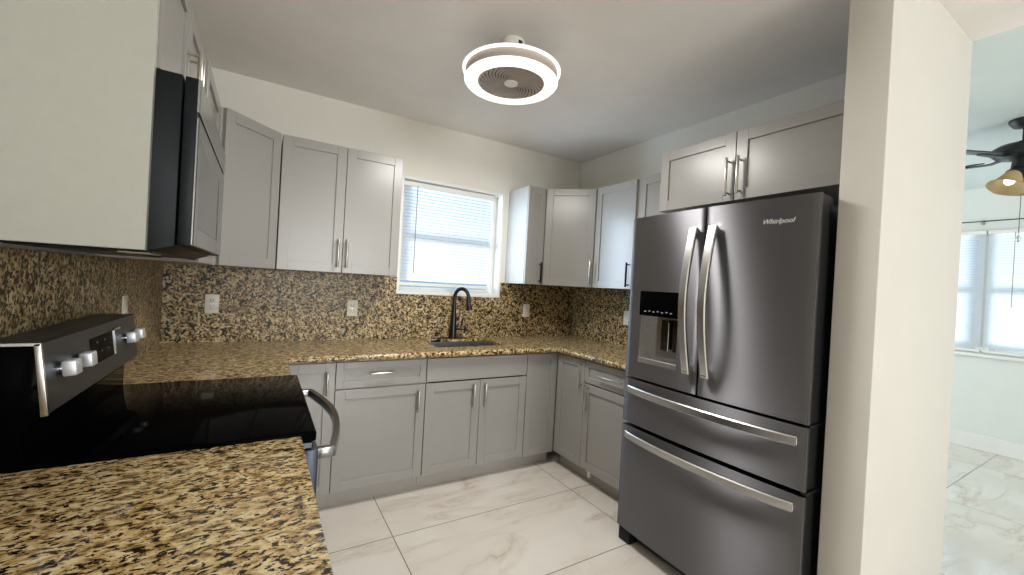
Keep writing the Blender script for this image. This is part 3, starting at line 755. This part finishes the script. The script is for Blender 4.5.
# ------------------------------------------------------------------ kitchen ceiling lamp with fan
LX, LY, LZ = 1.562, -1.332, 2.395
t = thing('ceiling_lamp', 'round white ring lamp with a built-in fan grille on the kitchen ceiling', 'ceiling lamp', (LX, LY, LZ))
obj('mount', MB().lathe([(0, H - .002), (.062, H - .002), (.062, H - .055), (.055, H - .064), (0, H - .064)], (LX, LY, 0), 40), m_ivory, t, True)
for a in (.6, 2.7, 4.8):
    obj('mount_clip', MB().box(.058, .068, -.01, .01, H - .04, H - .02, .002, mtx=Matrix.Translation((LX, LY, 0)) @ Matrix.Rotation(a, 4, 'Z')), m_slot, t, True)
obj('housing', MB().lathe([(0, H - .060), (.05, H - .064), (.06, H - .11), (.20, H - .142), (.230, H - .149), (.2325, H - .154), (.232, 2.412), (.15, 2.412), (0, 2.412)], (LX, LY, 0), 64), m_wtrim, t, True)
def torus_ring(ri, ro, z0, z1, bev):
    p = [(ri, z0 + bev), (ri + bev, z0), (ro - bev, z0), (ro, z0 + bev), (ro, z1 - bev), (ro - bev, z1), (ri + bev, z1), (ri, z1 - bev)]
    return MB().lathe(p, (LX, LY, 0), 72, closed=True)
obj('upper_light_ring', torus_ring(.233, .250, 2.449, 2.460, .003), m_lamp, t, True)
obj('diffuser_ring', torus_ring(.168, .238, 2.389, 2.413, .010), m_lamp, t, True)
g = obj('fan_grille', MB().lathe([(0, 2.402), (.1, 2.404), (.170, 2.408), (.170, 2.413), (0, 2.413)], (LX, LY, 0), 48), m_slot, t, True)
gr = MB()
for i in range(30):                 # curved louvres
    a0 = 2 * PI * i / 30; pp = []
    for k in range(9):
        u = k / 8; r = .036 + .122 * u; a = a0 + 1.25 * u
        pp.append((LX + r * math.cos(a), LY + r * math.sin(a), 2.399))
    gr.sweep(pp, [(-.0055, -.003), (.0055, -.003), (.0055, .003), (-.0055, .003)], scale=[.42 + .78 * k / 8 for k in range(9)])
obj('grille_rim', torus_ring(.157, .1695, 2.395, 2.404, .002), m_grill, g, True)
obj('louvres', gr, m_grill, g, True)
obj('hub', MB().lathe([(0, 2.388), (.024, 2.389), (.034, 2.393), (.036, 2.404), (0, 2.404)], (LX, LY, 0), 36), m_ivory, t, True)
ll = bpy.data.lights.new('lamp_light', 'AREA'); ll.shape = 'DISK'; ll.size = .46; ll.energy = 23; ll.color = (1, .97, .93)
lo = bpy.data.objects.new('lamp_light', ll); COL.objects.link(lo); lo.location = (LX, LY, 2.380)

# ------------------------------------------------------------------ living room ceiling fan
CX, CY = 4.64, -2.575
t = thing('ceiling_fan', 'dark bronze ceiling fan with amber glass shades in the living room', 'ceiling fan', (CX, CY, H))
obj('canopy', MB().lathe([(0, H - .001), (.075, H - .001), (.073, H - .02), (.055, H - .045), (.02, H - .055), (0, H - .055)], (CX, CY, 0), 32), m_fan, t, True)
obj('downrod', MB().cyl((CX, CY, H - .05), (CX, CY, 2.46), .013, n=14), m_fan, t, True)
obj('motor_housing', MB().lathe([(0, 2.475), (.03, 2.472), (.06, 2.455), (.115, 2.445), (.143, 2.425), (.146, 2.395), (.125, 2.372), (.07, 2.362), (.05, 2.345), (.055, 2.30), (.075, 2.285), (.07, 2.255), (.03, 2.240), (0, 2.238)], (CX, CY, 0), 40), m_fan, t, True)
for i in range(5):
    a = math.radians(150 + 72 * i)
    mt = Matrix.Translation((CX, CY, 2.375)) @ Matrix.Rotation(a, 4, 'Z')
    bl = MB().prism([(.20, -.05), (.24, -.062), (.60, -.072), (.655, -.058), (.67, 0), (.655, .058), (.60, .072), (.24, .062), (.20, .05)], -.004, .004, 'z', mtx=mt @ Matrix.Rotation(math.radians(-12), 4, 'X'))
    q = obj('blade', bl, m_blade, t, True)
    br = MB().sweep([mt @ Vector(p) for p in ((.10, 0, -.004), (.15, 0, -.018), (.20, 0, -.016), (.29, 0, -.009))], [(-.018, -.003), (.018, -.003), (.018, .003), (-.018, .003)])
    obj('blade_bracket', br, m_fan, t, True)
for i in range(3):
    a = math.radians(150 + 120 * i)
    dirv = Vector((math.cos(a) * .46, math.sin(a) * .46, -.88)).normalized()
    base = Vector((CX + .045 * math.cos(a), CY + .045 * math.sin(a), 2.288))
    obj('lamp_arm', MB().cyl((CX + .03 * math.cos(a), CY + .03 * math.sin(a), 2.29), base, .012, n=12).cyl(base - dirv * .01, base + dirv * .035, .024, n=18, bev=.003), m_fan, t, True)
    mt = dirv.to_track_quat('Z', 'Y').to_matrix().to_4x4()
    s = obj('glass_shade', MB().lathe([(.022, .02), (.032, .03), (.045, .055), (.055, .085), (.072, .115), (.092, .135), (.089, .137), (.069, .118), (.052, .087), (.042, .057), (.029, .034), (.022, .024)], base, 36, mtx=mt, closed=True), m_amber, t, True)
    obj('bulb', MB().lathe([(0, .02), (.013, .03), (.018, .05), (.027, .075), (.024, .10), (.012, .114), (0, .117)], base, 20, mtx=mt), m_bulb, s, True)
chain = MB().cyl((CX - .03, CY - .0, 2.24), (CX - .03, CY - .0, 1.88), .0018, n=8)
obj('pull_chain', chain, m_bead, t, True)
obj('chain_fob', MB().lathe([(0, 1.882), (.006, 1.876), (.004, 1.864), (.012, 1.845), (.009, 1.828), (0, 1.818)], (CX - .03, CY, 0), 16), m_ss, t, True)
